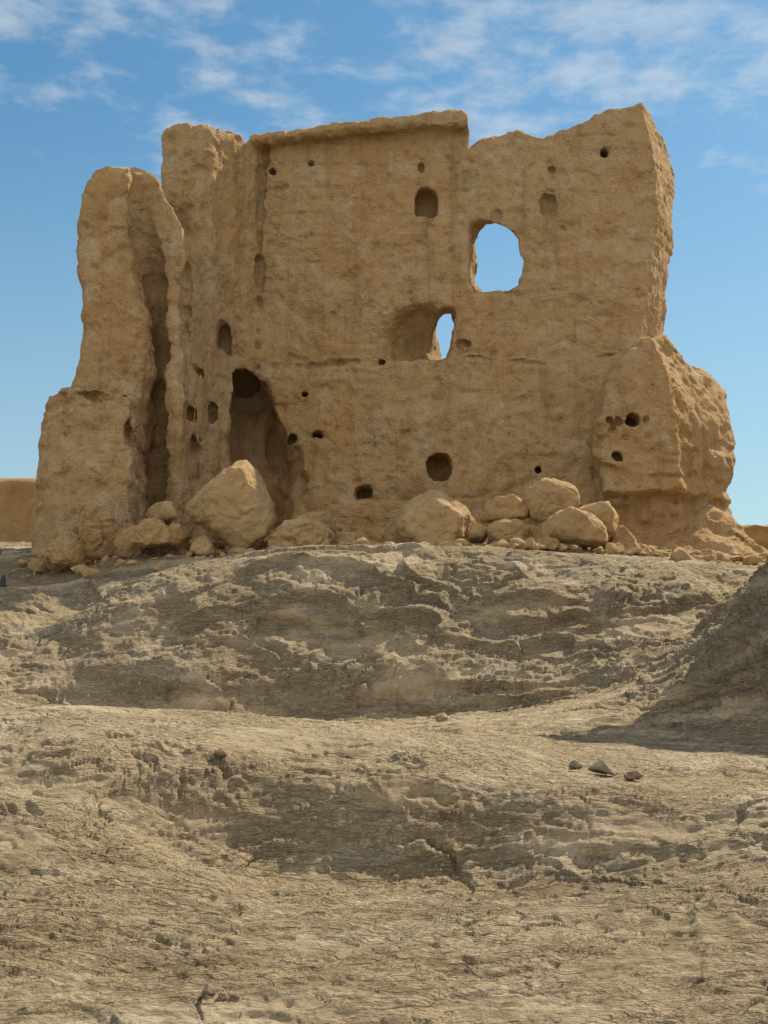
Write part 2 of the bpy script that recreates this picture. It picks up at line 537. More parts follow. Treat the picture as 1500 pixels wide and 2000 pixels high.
def build_ground():
    ys = [np.arange(-3.4, 5.6, .25), np.arange(5.6, 7.4, .06), np.arange(7.4, 13.6, .0165), np.arange(13.6, 18, .035),
          np.arange(18, 25, .026), np.arange(25, 34, .06), np.geomspace(34, 5000, 90)]
    Y = np.concatenate(ys)
    off = 4.0
    inner = np.linspace(-.345, .345, 1080)           # tan of the bearing, dense where the ground is looked at
    left = -.345 - np.geomspace(.002, 1.6, 60)[::-1]
    right = .345 + np.geomspace(.002, 1.6, 60)
    T = np.concatenate([left, inner, right])
    scale = np.where(Y < 12, (Y + off) / (12 + off) * 12 / np.maximum(Y, 1e-6) if False else 1.0, 1.0)
    # columns fan out from a point behind the camera
    Xg = T[None, :] * (Y[:, None] * .88 + 1.3)
    Yg = np.repeat(Y[:, None], len(T), 1)
    Z = base_z(Xg, Yg)
    P = np.stack([Xg, Yg, Z], 2)
    nr, nc = Xg.shape
    p = P.reshape(-1, 3).astype(np.float32)
    near = smooth(60, 34, p[:, 1])                   # relief fades far away where the mesh is coarse
    form = .20 * fbm(p, 2.6, 2, seed=3) + .09 * fbm(p, .9, 3, seed=5)
    flatten = .25 + .75 * smooth(8.2, 10.2, p[:, 1])
    p[:, 2] += form * near * flatten * (.5 - .32 * smooth(9.8, 11.2, p[:, 1]) * smooth(16, 14.4, p[:, 1]))
    P = p.reshape(nr, nc, 3)
    n = grid_normals(P).reshape(-1, 3).astype(np.float32)
    steep = np.clip(1 - n[:, 2], 0, 1)
    wx = fbm(p, .8, 3, seed=11)
    wy = fbm(p, .8, 3, seed=12)
    q = p.copy()
    q[:, 0] += wx * .35
    q[:, 1] += wy * .35
    q[:, 2] += wx * .15
    # broken layers: ledges that follow the contours of a warped field, their broken edges downhill
    s1 = fbm(q, 1.5, 3, seed=21, sx=.5) * 2.6 + q[:, 2] * 1.9 + q[:, 0] * .12
    l1 = saw_ledge(-s1, .10)
    s2 = fbm(q, .55, 3, seed=22, sx=.45) * 2.4 + q[:, 2] * 3.2 + q[:, 0] * .3
    l2 = saw_ledge(-s2, .12)
    s3 = fbm(q, .20, 3, seed=23, sx=.24) * 2.2 + q[:, 1] * .9 + q[:, 2] * 3.0
    l3 = saw_ledge(-s3, .16)
    s4 = fbm(q, .085, 2, seed=24, sx=.22) * 1.8 + q[:, 1] * 2.2 + q[:, 2] * 5
    l4 = saw_ledge(-s4, .2)
    g1 = smooth(-.15, .35, fbm(p, 2.2, 2, seed=31))
    g2 = smooth(-.25, .3, fbm(p, 1.1, 2, seed=32))
    crest = 1 - .6 * smooth(11.5, 12.2, p[:, 1]) * smooth(15.2, 14.2, p[:, 1])
    st = smooth(.03, .2, steep)
    d = .10 * l1 * g1 * (.15 + .85 * st) * smooth(10, 20, p[:, 1]) + .05 * l1 * g1 * (1 - .5 * smooth(15, 11, p[:, 1]))
    nearf = smooth(15, 11, p[:, 1])
    d += .036 * l2 * g2 * crest * (1 - .7 * nearf)
    d += (.024 + .002 * smooth(11, 9.8, p[:, 1])) * l3 * (.5 + .5 * g1)
    d += (.015 + .003 * smooth(11, 9.8, p[:, 1])) * l4 * (.4 + .6 * g2)
    # shrinkage cracks and tilted plates
    f1, f2, rnd, cv = voronoi(q, .20, 3, sx=.5)
    g3 = smooth(0, .35, fbm(p, 1.3, 2, seed=33))
    right = smooth(2.6, 4.0, p[:, 0]) * smooth(16.5, 18, p[:, 1]) * smooth(24.5, 23.5, p[:, 1])
    d += right * (.03 * l2 + .015 * l3 + .04 * fbm(p, .45, 4, .6, seed=71) + .05 * saw_ledge(-(p[:, 2] * 1.3 - p[:, 0] * .9 + wx * 1.6), .15))
    d += .020 * (rnd - .5) * (.3 + cv[:, 1]) * g3
    f1, f2, rnd, cv = voronoi(q, .085, 5, sx=.42)
    g4 = smooth(-.2, .25, fbm(p, .8, 2, seed=34))
    d += .013 * (rnd - .5) * (.3 + cv[:, 1]) * (.3 + .7 * g4)
    d += .016 * fbm(p, .13, 3, .65, seed=41, sx=.5)
    lump = fbm(p, .6, 4, .55, seed=42)
    d += .09 * lump * (.2 + .8 * st) * crest * (1 - .65 * smooth(15, 11, p[:, 1]))
    d += .028 * fbm(p, .32, 3, .6, seed=43, sx=.4) * crest
    k = np.abs(fbm(q, .28, 3, .55, seed=46, sx=.26, sz=1.4))
    d -= .030 * (1 - smooth(0, .07, k)) * smooth(-.05, .25, fbm(p, .55, 2, seed=47))
    k = np.abs(fbm(q, .12, 2, .55, seed=48, sx=.26, sz=1.4))
    d -= .014 * (1 - smooth(0, .09, k)) * smooth(-.05, .25, fbm(p, .35, 2, seed=49))
    # slots where a layer has broken away
    k = np.abs(fbm(q, .7, 3, .5, seed=44, sx=.45, sz=1.4))
    d -= .06 * (1 - smooth(0, .05, k)) * smooth(.0, .3, fbm(p, .9, 2, seed=45)) * (.4 + .6 * smooth(.02, .2, steep))
    fl = .75 + .25 * smooth(8.0, 10.0, p[:, 1])
    p += n * (d * near * fl)[:, None]
    idx = np.arange(nr * nc, dtype=np.int32).reshape(nr, nc)
    faces = np.stack([idx[:-1, :-1], idx[:-1, 1:], idx[1:, 1:], idx[1:, :-1]], 2).reshape(-1, 4)
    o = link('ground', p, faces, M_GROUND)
    tag(o, kind='structure')
    return p


GROUND = build_ground()


def ground_z(x, y):
    return float(base_z(x, y))


# ------------------------------------------------------------------ the ruin: one carved solid, cut into its parts
VOX = 0.042
GX = np.arange(-7.9, 9.1, VOX, dtype=np.float32)
GY = np.arange(25.4, 34.6, VOX, dtype=np.float32)
GZ = np.arange(3.2, 15.5, VOX, dtype=np.float32)


def poly_sdf(poly, a, b):
    """signed distance to a 2D polygon on grid arrays a, b"""
    v = np.array(poly, np.float32)
    d = np.full(np.broadcast(a, b).shape, 1e9, np.float32)
    ins = np.zeros(d.shape, bool)
    n = len(v)
    for i in range(n):
        p0, p1 = v[i], v[(i + 1) % n]
        ex, ey = p1 - p0
        wx, wy = a - p0[0], b - p0[1]
        t = np.clip((wx * ex + wy * ey) / (ex * ex + ey * ey + 1e-12), 0, 1)
        dx, dy = wx - ex * t, wy - ey * t
        d = np.minimum(d, dx * dx + dy * dy)
        c = ((p0[1] > b) != (p1[1] > b))
        with np.errstate(divide='ignore', invalid='ignore'):
            xi = (p1[0] - p0[0]) * (b - p0[1]) / (p1[1] - p0[1] + 1e-12) + p0[0]
        ins ^= c & (a < xi)
    d = np.sqrt(d)
    return np.where(ins, -d, d).astype(np.float32)


def smax(a, b, k):
    h = np.maximum(k - np.abs(a - b), 0) / k
    return np.maximum(a, b) + h * h * (k * .25)


def smin(a, b, k):
    h = np.maximum(k - np.abs(a - b), 0) / k
    return np.minimum(a, b) - h * h * (k * .25)


X2, Z2 = np.meshgrid(GX, GZ, indexing='ij')          # front elevation
XP, YP = np.meshgrid(GX, GY, indexing='ij')          # plan
Y1 = GY[None, :, None]
Xv = GX[:, None, None]
Zv = GZ[None, None, :]


def elev(poly, Y=None):
    return poly_sdf(pts(poly, Y), X2, Z2)[:, None, :]


def plan(poly):
    out = []
    for px, Y in poly:
        x, _ = at(px, 800, Y)
        out.append((float(x), Y))
    return poly_sdf(out, XP, YP)[:, :, None]


def z_at(py, Y):
    return float(at(750, py, Y)[1])


def x_at(px, Y):
    return float(at(px, 800, Y)[0])


def yc(Y):
    """left wing: depth between the front pillar and the back wall"""
    return 32.3 - (32.3 - Y) * .64


def line_x(table, Y):
    """x of a corner line as a function of z: table of (px, py)"""
    q = sorted(pts(table, Y), key=lambda t: t[1])
    return np.interp(GZ, [t[1] for t in q], [t[0] for t in q]).astype(np.float32)


def build_ruin():
    comps = []                                        # (name, sdf)
    # back wall ------------------------------------------------------
    YB = 32.3
    sil = elev([(470, 1130), (470, 285), (484, 272), (560, 266), (700, 252), (905, 240), (914, 252), (916, 283, YB), (940, 268), (965, 258), (990, 249), (1010, 248),
                (1030, 256), (1062, 262), (1090, 252), (1120, 246), (1140, 240), (1155, 228), (1180, 214), (1215, 204), (1245, 198), (1262, 200, 32.6),
                (1276, 222, 32.9), (1286, 245, 33.2), (1304, 266, 33.4), (1317, 310, 33.6), (1326, 345, 33.7), (1322, 420, 33.7), (1318, 480, 33.7),
                (1302, 530, 33.7), (1299, 580, 33.7), (1308, 645, 33.7), (1325, 700, 33.7), (1325, 1130, 33.7)], YB)
    xc = line_x([(1250, 195), (1272, 300), (1282, 420), (1270, 520), (1256, 620), (1250, 700), (1250, 1100)], YB)
    yf = YB + np.maximum(0, X2 - xc[None, :]) * 1.9
    yf = yf - .30 * smooth(z_at(700, YB), z_at(1050, YB), Z2)       # thicker foot
    yf = yf - .28 * smooth(z_at(698, YB), z_at(704, YB), Z2 + .05 * np.sin(X2 * 2.1) + .03 * np.sin(X2 * 5.3)) * smooth(x_at(560, YB), x_at(640, YB), X2)
    yf = yf - .16 * smooth(x_at(1000, YB), x_at(1240, YB), X2) * smooth(z_at(640, YB), z_at(560, YB), Z2)
    yf = yf[:, None, :].astype(np.float32)
    d = smax(smax(sil, yf - Y1, .22), Y1 - 34.0, .3)
    comps.append(('back_wall', d))
    # cornice along the top of the back wall
    sil = elev([(484, 264), (500, 257), (560, 256), (600, 247), (650, 238), (680, 236), (735, 224), (770, 219), (800, 217), (840, 212), (880, 209), (905, 212),
                (913, 222), (914, 246), (860, 244), (800, 248), (700, 258), (600, 268), (484, 284)], 31.95)
    d = smax(smax(sil, 31.93 - Y1, .2), Y1 - 33.9, .2)
    comps.append(('cornice', d))
    # left side wall: the tall inner stretch running forward from the corner
    yt = yc(30.0)
    sil = elev([(294, 1130), (304, 480), (303, 330), (308, 275), (317, 252), (340, 241), (385, 236), (415, 245, yc(30.4)), (440, 255, yc(30.9)), (462, 267, yc(31.4)), (486, 274, yc(31.9)), (520, 285, 32.3), (560, 300, 32.3), (560, 1130, 32.3)], yt)
    pl = plan([(298, yc(29.95)), (340, yc(29.8)), (385, yc(29.8)), (406, yc(30.0)), (420, yc(30.4)), (500, 32.25), (520, 33.2), (500, 34.0), (335, 34.0), (318, 32.6)])
    comps.append(('side_wall', smax(sil, pl, .22)))
    # its lower front end
    yw = yc(28.3)
    sil = elev([(230, 1130), (240, 330), (262, 322), (290, 333), (308, 348), (318, 372), (332, 396), (350, 416), (360, 440), (372, 470, yc(28.9)), (400, 505, yc(29.6)), (430, 540, yc(30.2)), (440, 1130, yc(30.2))], yw)
    pl = plan([(240, yc(28.3)), (300, yc(28.15)), (328, yc(28.05)), (345, yc(28.0)), (358, yc(28.05)), (366, yc(28.5)), (410, yc(30.05)), (432, yc(30.7)), (420, yc(31.8)), (300, yc(31.8)), (240, yc(30.5))])
    comps.append(('wall_end', smax(sil, pl, .18)))
    # front pillar
    yp = yc(27.5)
    sil = elev([(137, 1130), (137, 762), (150, 700), (160, 640), (152, 560), (138, 445), (148, 392), (165, 355), (185, 333), (210, 320), (240, 318), (258, 322),
                (266, 345), (263, 480), (272, 560), (294, 625), (290, 700), (278, 765), (276, 1130)], yp)
    d = smax(smax(sil, yp - .1 - Y1, .4), Y1 - yc(29.9), .3)
    comps.append(('pillar', d))
    # low stub in front of the pillar, with slumped earth at its foot
    ys = 28.1
    sil = elev([(34, 1150), (48, 990), (55, 910), (60, 845), (69, 800), (80, 763), (112, 752), (180, 758), (235, 765), (270, 772), (279, 850), (284, 930), (286, 1000), (280, 1150)], ys)
    yf = (ys - .1 + .2 * smooth(z_at(1080, ys), z_at(765, ys), Z2) + np.minimum(.7 * np.maximum(0, x_at(126, ys) - X2), .45))[:, None, :].astype(np.float32)
    d = smax(smax(sil, yf - Y1, .14), Y1 - 30.5, .3)
    cx, cz = x_at(208, 27.9), z_at(955, 27.9)
    r = np.sqrt((Xv - cx) ** 2 + ((Y1 - 28.6) * 1.0) ** 2)
    cone = (r - (cz - Zv) * .75 - .15) * .75
    cone = np.maximum(cone, 3.3 - Zv)
    d = smin(d, cone.astype(np.float32), .12)
    comps.append(('wall_stub', d))
    # right buttress
    YR = 30.35
    sil = elev([(1174, 1130), (1180, 965), (1174, 905), (1166, 830), (1173, 770), (1192, 720), (1228, 676, 31.2), (1262, 656, 31.6), (1298, 650, 32), (1312, 655, 32), (1328, 675, 32), (1347, 698, 32), (1372, 706, 32),
                (1395, 712, 32.1), (1414, 735, 32.1), (1425, 765, 32.2), (1427, 800, 32.2), (1438, 860, 32.2), (1442, 885, 32.2), (1432, 918, 32.2), (1420, 942, 32.2), (1423, 975, 32.2), (1433, 1005, 32.2), (1444, 1030, 32.2), (1480, 1100, 32.2), (1490, 1150, 32.2)], YR)
    xc = line_x([(1300, 640), (1322, 700), (1332, 820), (1342, 950), (1352, 1020), (1370, 1100)], YR)
    yf = YR + .85 * smooth(z_at(830, YR), z_at(640, YR), Z2) + (.80 * np.maximum(0, X2 - xc[None, :] + .12) + .38 * (1 - np.exp(-np.maximum(0, X2 - xc[None, :] + .12) / .28)))
    yf = yf + .30 * smooth(z_at(958, YR), z_at(972, YR), Z2) * smooth(x_at(1450, YR), x_at(1350, YR), X2)
    yf = yf - .10 * (smooth(z_at(905, YR), z_at(893, YR), Z2) - smooth(z_at(870, YR), z_at(850, YR), Z2)) * smooth(x_at(1230, YR), x_at(1300, YR), X2)
    yf = yf[:, None, :].astype(np.float32)
    d = smax(smax(sil, (yf - Y1) * .8, .3), Y1 - 34.2, .3)
    cx, cz = x_at(1395, 30.6), z_at(975, 30.6)
    r = np.sqrt(((Xv - cx) * .95) ** 2 + ((Y1 - 31.5) * .9) ** 2)
    cone = (r - (cz - Zv) * .95 - .2) * .7
    cone = np.maximum(cone, 3.3 - Zv)
    d = smin(d, cone.astype(np.float32), .25)
    comps.append(('buttress', d))

    D = comps[0][1].copy()
    H = D.copy()
    lab = np.zeros(D.shape, np.int8)
    for i, (nm, d) in enumerate(comps[1:], 1):
        m = d < H
        lab[m] = i
        H = np.minimum(H, d)
        D = smin(D, d, .05)
    names = [c[0] for c in comps]
    parents = {}
    # earth slumped into the corner between side wall and back wall
    cx, cz = x_at(500, 32), z_at(690, 32)
    e = np.sqrt(((Xv - cx) / .8) ** 2 + ((Y1 - 32.4) / .5) ** 2 + ((Zv - cz + .3) / .9) ** 2) - 1
    D = smin(D, (e * .5).astype(np.float32), .3)
    del comps, H

    # carvings -------------------------------------------------------
    def carve(d, name, parent, k=.06):
        nonlocal D
        nd = -d
        act = nd > D
        names.append(name)
        parents[len(names) - 1] = parent
        lab[act & (nd > -.25)] = len(names) - 1
        D = smax(D, nd, k)

    def hole(px, py, w, h, Ys, depth, parent, name='beam_hole', n=2.4, tilt=0.0, arch=False):
        cx, cz = at(px, py, Ys)
        a, b = w / 2 / F * Ys, h / 2 / F * Ys
        ux = np.abs(X2 - cx + tilt * (Z2 - cz)) / a
        uz = (Z2 - cz) / b
        if arch:                                      # straight foot, round head
            u = np.maximum((ux ** 2.2 + np.maximum(uz, 0) ** 2.2) ** (1 / 2.2), np.maximum(-uz, ux))
        else:
            u = (ux ** n + np.abs(uz) ** n) ** (1 / n)
        d2 = ((u - 1) * min(a, b)).astype(np.float32)[:, None, :]
        d = smax(smax(d2, Y1 - (Ys + depth), .08), (Ys - .9) - Y1, .02)
        carve(d, name, parent, .05)

    def opening(front, back, Y0, Yb, parent, k=.1):
        f = elev(front, Y0)
        b = elev(back, Yb)
        t = np.clip((Y1 - Y0) / (Yb - Y0), 0, 1)
        carve((f * (1 - t) + b * t).astype(np.float32), 'window_opening', parent, k)

    BW, CO, SW, WE, PI_, ST, BU = range(7)
    opening([(918, 428), (936, 426), (966, 433), (986, 444), (1004, 465), (1009, 490), (1019, 506), (1016, 551), (996, 563), (960, 569), (925, 572), (912, 545), (914, 480)],
            [(938, 424), (975, 424), (1010, 432), (1030, 462), (1040, 506), (1036, 560), (1000, 577), (945, 573), (932, 562), (928, 540), (934, 520), (928, 478), (933, 455)], 32.2, 34.0, BW)
    # scooped hollow with a gap on its right
    cx, cz = at(818, 655, 32.1)
    u = np.sqrt(((Xv - cx) / .86) ** 2 + ((Zv - cz) / .80) ** 2 + ((Y1 - 31.9 - .3 * (Xv - cx)) / 1.45) ** 2)
    bowl = np.maximum((u - 1) * .7, float(at(0, 699, 32.1)[1]) - Zv).astype(np.float32)
    bowl = smax(bowl, Xv - float(x_at(884, 32.1)), .15).astype(np.float32)
    carve(bowl, 'niche', BW, .22)
    opening([(832, 645), (864, 612), (881, 612), (888, 632), (881, 658), (879, 690), (870, 702), (798, 702), (812, 675)],
            [(853, 628), (866, 608), (900, 606), (915, 640), (915, 715), (863, 715), (859, 680), (852, 655)], 32.9, 34.0, BW, .04)
    g = elev([(261, 330), (268, 332), (284, 420), (308, 500), (322, 590), (330, 700), (322, 850), (326, 1100), (284, 1100), (284, 790), (297, 700), (290, 590), (272, 480), (262, 400)], yc(28.2))
    carve(smax(g, Y1 - yc(28.15) - .9 * smooth(z_at(380, 29.7), z_at(640, 29.7), Zv), .2).astype(np.float32), 'groove', WE, .08)
    # dark recess where the side wall meets the back wall
    rf = elev([(457, 722), (475, 716), (515, 735), (545, 775), (575, 832), (592, 885), (590, 960), (580, 1040), (478, 1040), (455, 900), (446, 850), (458, 800)], 31.2)
    rb = elev([(440, 728), (475, 716), (505, 740), (525, 785), (545, 832), (552, 885), (550, 960), (545, 1040), (440, 1040)], 33.2)
    t = np.clip((Y1 - 31.6) / 1.5, 0, 1)
    carve(smax((rf * (1 - t) + rb * t).astype(np.float32), Y1 - 33.4, .25), 'recess', BW, .1)
    cx, cz = x_at(540, 33.1), z_at(850, 33.1)
    e = (np.sqrt(((Xv - cx) / .30) ** 2 + ((Y1 - 33.2) / .6) ** 2 + ((Zv - cz) / .8) ** 2) - 1) * .3
    carve(e.astype(np.float32), 'recess', BW, .06)
    e = (np.sqrt(((Xv - x_at(482, 33)) / .4) ** 2 + ((Y1 - 33.1) / .6) ** 2 + ((Zv - z_at(745, 33)) / .33) ** 2) - 1) * .3
    carve(e.astype(np.float32), 'recess', BW, .06)
    for px, py, rr in ((562, 895, .30), (582, 950, .24), (553, 800, .20)):
        cx, cz = at(px, py, 32.2)
        e = (np.sqrt(((Xv - cx) / rr) ** 2 + ((Y1 - 32.0) / .42) ** 2 + ((Zv - cz) / (rr * 1.2)) ** 2) - 1) * .3
        carve(e.astype(np.float32), 'recess', BW, .12)
    hole(506, 430, 5, 260, 32.0, .42, SW, 'crevice')
    hole(832, 393, 46, 60, 32.3, .60, BW, 'niche', arch=True)
    hole(1072, 396, 32, 44, 32.15, .32, BW, 'niche', arch=True)
    hole(857, 914, 50, 56, 32.05, .60, BW, 'niche', n=2.6)
    hole(711, 964, 32, 27, 32.0, .5, BW)
    hole(620, 850, 24, 17, 32.1, .5, BW)
    hole(571, 856, 20, 22, 32.2, .5, BW)
    hole(597, 771, 20, 15, 32.2, .4, BW, n=1.2)
    hole(1182, 294, 15, 16, 32.1, .6, BW)
    hole(970, 419, 24, 22, 32.2, .2, BW, n=3)
    hole(848, 742, 28, 20, 31.9, .16, BW)
    hole(908, 672, 42, 22, 32.25, .18, BW)
    hole(823, 325, 9, 14, 32.3, .25, BW)
    hole(1079, 328, 10, 9, 32.2, .25, BW)
    hole(532, 334, 9, 9, 32.3, .3, BW)
    hole(519, 300, 12, 34, 32.3, .2, BW)
    hole(1049, 921, 12, 12, 32.1, .3, BW, n=1.4)
    hole(607, 316, 9, 7, 32.3, .25, BW)
    hole(745, 707, 9, 7, 32.1, .25, BW)
    hole(436, 657, 26, 62, yc(30.85), .55, SW, 'niche', n=3)
    hole(411, 806, 15, 40, yc(30.1), .55, SW, n=2.4)
    hole(388, 728, 13, 16, yc(29.4), .3, WE)
    hole(373, 808, 20, 34, yc(28.9), .25, WE)
    hole(378, 905, 13, 110, yc(29.0), .4, WE, 'crevice', n=2.2)
    hole(362, 610, 10, 90, yc(28.4), .25, WE, 'crevice')
    hole(165, 768, 96, 7, 28.2, .25, ST, 'crevice')
    hole(240, 771, 66, 7, 28.2, .25, ST, 'crevice')
    hole(253, 852, 15, 46, 28.35, .25, ST, tilt=.25)
    hole(1237, 820, 22, 21, 30.5, .6, BU)
    hole(1190, 821, 11, 12, 30.45, .16, BU)
    hole(1207, 820, 9, 10, 30.45, .12, BU)
    hole(1262, 818, 12, 14, 30.45, .12, BU)
    hole(1205, 892, 19, 20, 30.4, .35, BU)

    # weathering, only near the surface --------------------------------
    band = np.abs(D) < .42
    I = np.nonzero(band)
    p = np.stack([GX[I[0]], GY[I[1]], GZ[I[2]]], 1)
    l = lab[I]
    is_b = (l == BU) | (l == ST)
    rough = np.where(is_b, 1.25, 1.0).astype(np.float32)
    rough[(l == BW)] = .95
    small = l > BU
    amp = np.where(small, .45, 1.0).astype(np.float32)
    amp[np.isin(l, [i for i, nm in enumerate(names) if nm in ('recess', 'groove', 'crevice')])] = 1.5
    n = .09 * fbm(p, 1.3, 2, seed=51) * amp + .10 * fbm(p, .75, 3, seed=72) * (l == BU)
    n += .036 * fbm(p, .42, 2, seed=52) * rough * amp
    n += .020 * vnoise(p, .17, seed=53) * rough
    n += .032 * fbm(p, .8, 3, seed=54, sx=.35, sy=.35, sz=2.6) * rough * amp * np.where((l == PI_) | (l == WE), .5, 1)             # lifts of rammed earth
    n += .030 * fbm(p, .35, 2, seed=55, sx=1.2, sy=1.2, sz=.22) * amp * np.where((l == SW) | (l == WE), 2.0, 1.0)                   # rain rills
    # flaked ledges on the right buttress and the stub
    q = p[:, 2] * 1.25 + fbm(p, 1.3, 3, seed=56) * .9
    n += np.where(is_b, np.where(l == BU, .07 * smooth(z_at(800, 31), z_at(880, 31), p[:, 2]) + .02, .03) * (saw_ledge(q, .16) - .5), .018 * (saw_ledge(q * 1.3, .15) - .5) * amp)
    zz = p[:, 2] / .62 + .25 * fbm(p, 2.0, 2, seed=58)
    zz = np.abs(zz - np.floor(zz) - .5)
    n += .035 * (1 - smooth(0, .10, zz)) * smooth(-.1, .25, fbm(p, .9, 2, seed=59, sx=.5, sy=.5)) * amp * np.where(l == BW, 1.0, .3)
    n += .030 * np.maximum(0, -fbm(p, .28, 3, .6, seed=60) - .12) * 3 * rough
    zl = z_at(703, 32.2) + .10 * np.sin(p[:, 0] * 1.3) + .10 * fbm(p, 1.1, 3, seed=73)
    n += .11 * (1 - smooth(.01, .10, np.abs(p[:, 2] - zl))) * (l == BW) * smooth(-.25, .1, fbm(p, .7, 2, seed=74)) * smooth(x_at(540, 32), x_at(620, 32), p[:, 0])
    rill = smooth(x_at(1330, 31), x_at(1370, 31), p[:, 0]) * (l == BU)
    n += .09 * rill * fbm(p, .55, 3, seed=57, sx=1.2, sy=1.2, sz=.35)
    D[I] += n.astype(np.float32)

    # surface nets -----------------------------------------------------
    nx, ny, nz = D.shape
    ins = D < 0
    s = ins[:-1, :-1, :-1].astype(np.int8)
    cnt = np.zeros((nx - 1, ny - 1, nz - 1), np.int8)
    for dx in (0, 1):
        for dy in (0, 1):
            for dz in (0, 1):
                cnt += ins[dx:nx - 1 + dx, dy:ny - 1 + dy, dz:nz - 1 + dz]
    act = (cnt > 0) & (cnt < 8)
    ci = np.nonzero(act)
    nv = len(ci[0])
    index = np.full(act.shape, -1, np.int32)
    index[ci] = np.arange(nv, dtype=np.int32)
    corner = {}
    for dx in (0, 1):
        for dy in (0, 1):
            for dz in (0, 1):
                corner[dx, dy, dz] = D[ci[0] + dx, ci[1] + dy, ci[2] + dz]
    acc = np.zeros((nv, 3), np.float32)
    num = np.zeros(nv, np.float32)
    for ax in range(3):
        for u in (0, 1):
            for v in (0, 1):
                a = [u, v]
                a.insert(ax, 0)
                b = list(a)
                b[ax] = 1
                da, db = corner[tuple(a)], corner[tuple(b)]
                m = (da < 0) != (db < 0)
                t = np.where(m, da / np.where(m, da - db, 1), 0)
                e = np.repeat(np.array(a, np.float32)[None], nv, 0)
                e[:, ax] = t
                acc += e * m[:, None]
                num += m
    V = acc / num[:, None]
    V = (V + np.stack(ci, 1)) * VOX + np.array((GX[0], GY[0], GZ[0]), np.float32)
    vlab = lab[ci]
    quads = []
    for ax in range(3):
        o1, o2 = [(1, 2), (2, 0), (0, 1)][ax]
        sl0 = [slice(1, -1)] * 3
        sl1 = [slice(1, -1)] * 3
        sl0[ax] = slice(0, -1)
        sl1[ax] = slice(1, None)
        A, B = ins[tuple(sl0)], ins[tuple(sl1)]
        ch = A != B
        e = np.stack(np.nonzero(ch), 1)
        flip = B[ch]
        e[:, o1] += 1
        e[:, o2] += 1                                  # grid index of the edge start
        c = []
        for u, v in ((-1, -1), (0, -1), (0, 0), (-1, 0)):
            g = e.copy()
            g[:, o1] += u
            g[:, o2] += v
            c.append(index[g[:, 0], g[:, 1], g[:, 2]])
        q = np.stack(c, 1)
        q[flip] = q[flip][:, ::-1]
        quads.append(q)
    Q = np.concatenate(quads)
    Q = Q[(Q >= 0).all(1)]

    def normals(V):
        a = V[Q[:, 2]] - V[Q[:, 0]]
        b = V[Q[:, 3]] - V[Q[:, 1]]
        fn = np.cross(a, b)
        N = np.zeros_like(V)
        for k in range(4):
            for j in range(3):
                N[:, j] += np.bincount(Q[:, k], fn[:, j], len(V))
        return N / (np.linalg.norm(N, axis=1, keepdims=True) + 1e-9)

    N = normals(V)
    dv = .022 * fbm(V, .16, 3, .65, seed=61) + .05 * np.minimum(0, fbm(V, .26, 2, seed=62) + .22)
    fp = fbm(V, 1.0, 5, .6, seed=64)                      # plaster that has come away
    dv -= .020 * smooth(.06, .10, fp) + .015 * smooth(.16, .19, fbm(V, .55, 4, .6, seed=65, sz=1.5))
    f1, f2, rnd, cv = voronoi(V, .34, 9, sz=1.3)
    dv -= .028 * (1 - smooth(0, .11, f2 - f1)) * smooth(.05, .4, fbm(V, 1.2, 2, seed=63))
    pit = smooth(.30, .12, f1) * (rnd > .86)
    dv -= .05 * pit
    V = V + N * dv[:, None]
    N = normals(V)
    # split by part: a face takes the label most of its corners have
    fl = np.sort(vlab[Q], 1)[:, 1]
    origin = np.array((0, 30.0, ground_z(0, 30.0)), np.float32)
    root = bpy.data.objects.new('ruined_building', None)
    root.location = origin.tolist()
    C.objects.link(root)
    tag(root, 'large roofless earthen ruin with a windowed back wall, left pillar and right buttress', 'ruin')
    objs = {}
    for i, nm in enumerate(names):
        f = Q[fl == i]
        if len(f) < 6:
            continue
        used = np.unique(f)
        remap = np.full(len(V), -1, np.int32)
        remap[used] = np.arange(len(used), dtype=np.int32)
        par = root if i not in parents else objs.get(parents[i], root)
        objs[i] = link(nm, V[used] - origin, remap[f], M_WALL, par, N[used])
    return root


build_ruin()

# ------------------------------------------------------------------ boulders
def ico(n):
    import bmesh
    bm = bmesh.new()
    bmesh.ops.create_icosphere(bm, subdivisions=n, radius=1)
    bm.verts.ensure_lookup_table()
    v = np.array([q.co[:] for q in bm.verts], np.float32)
    f = np.array([[w.index for w in q.verts] for q in bm.faces], np.int32)
    bm.free()
    return v, f


ICO = {n: ico(n) for n in (3, 4, 5, 6)}


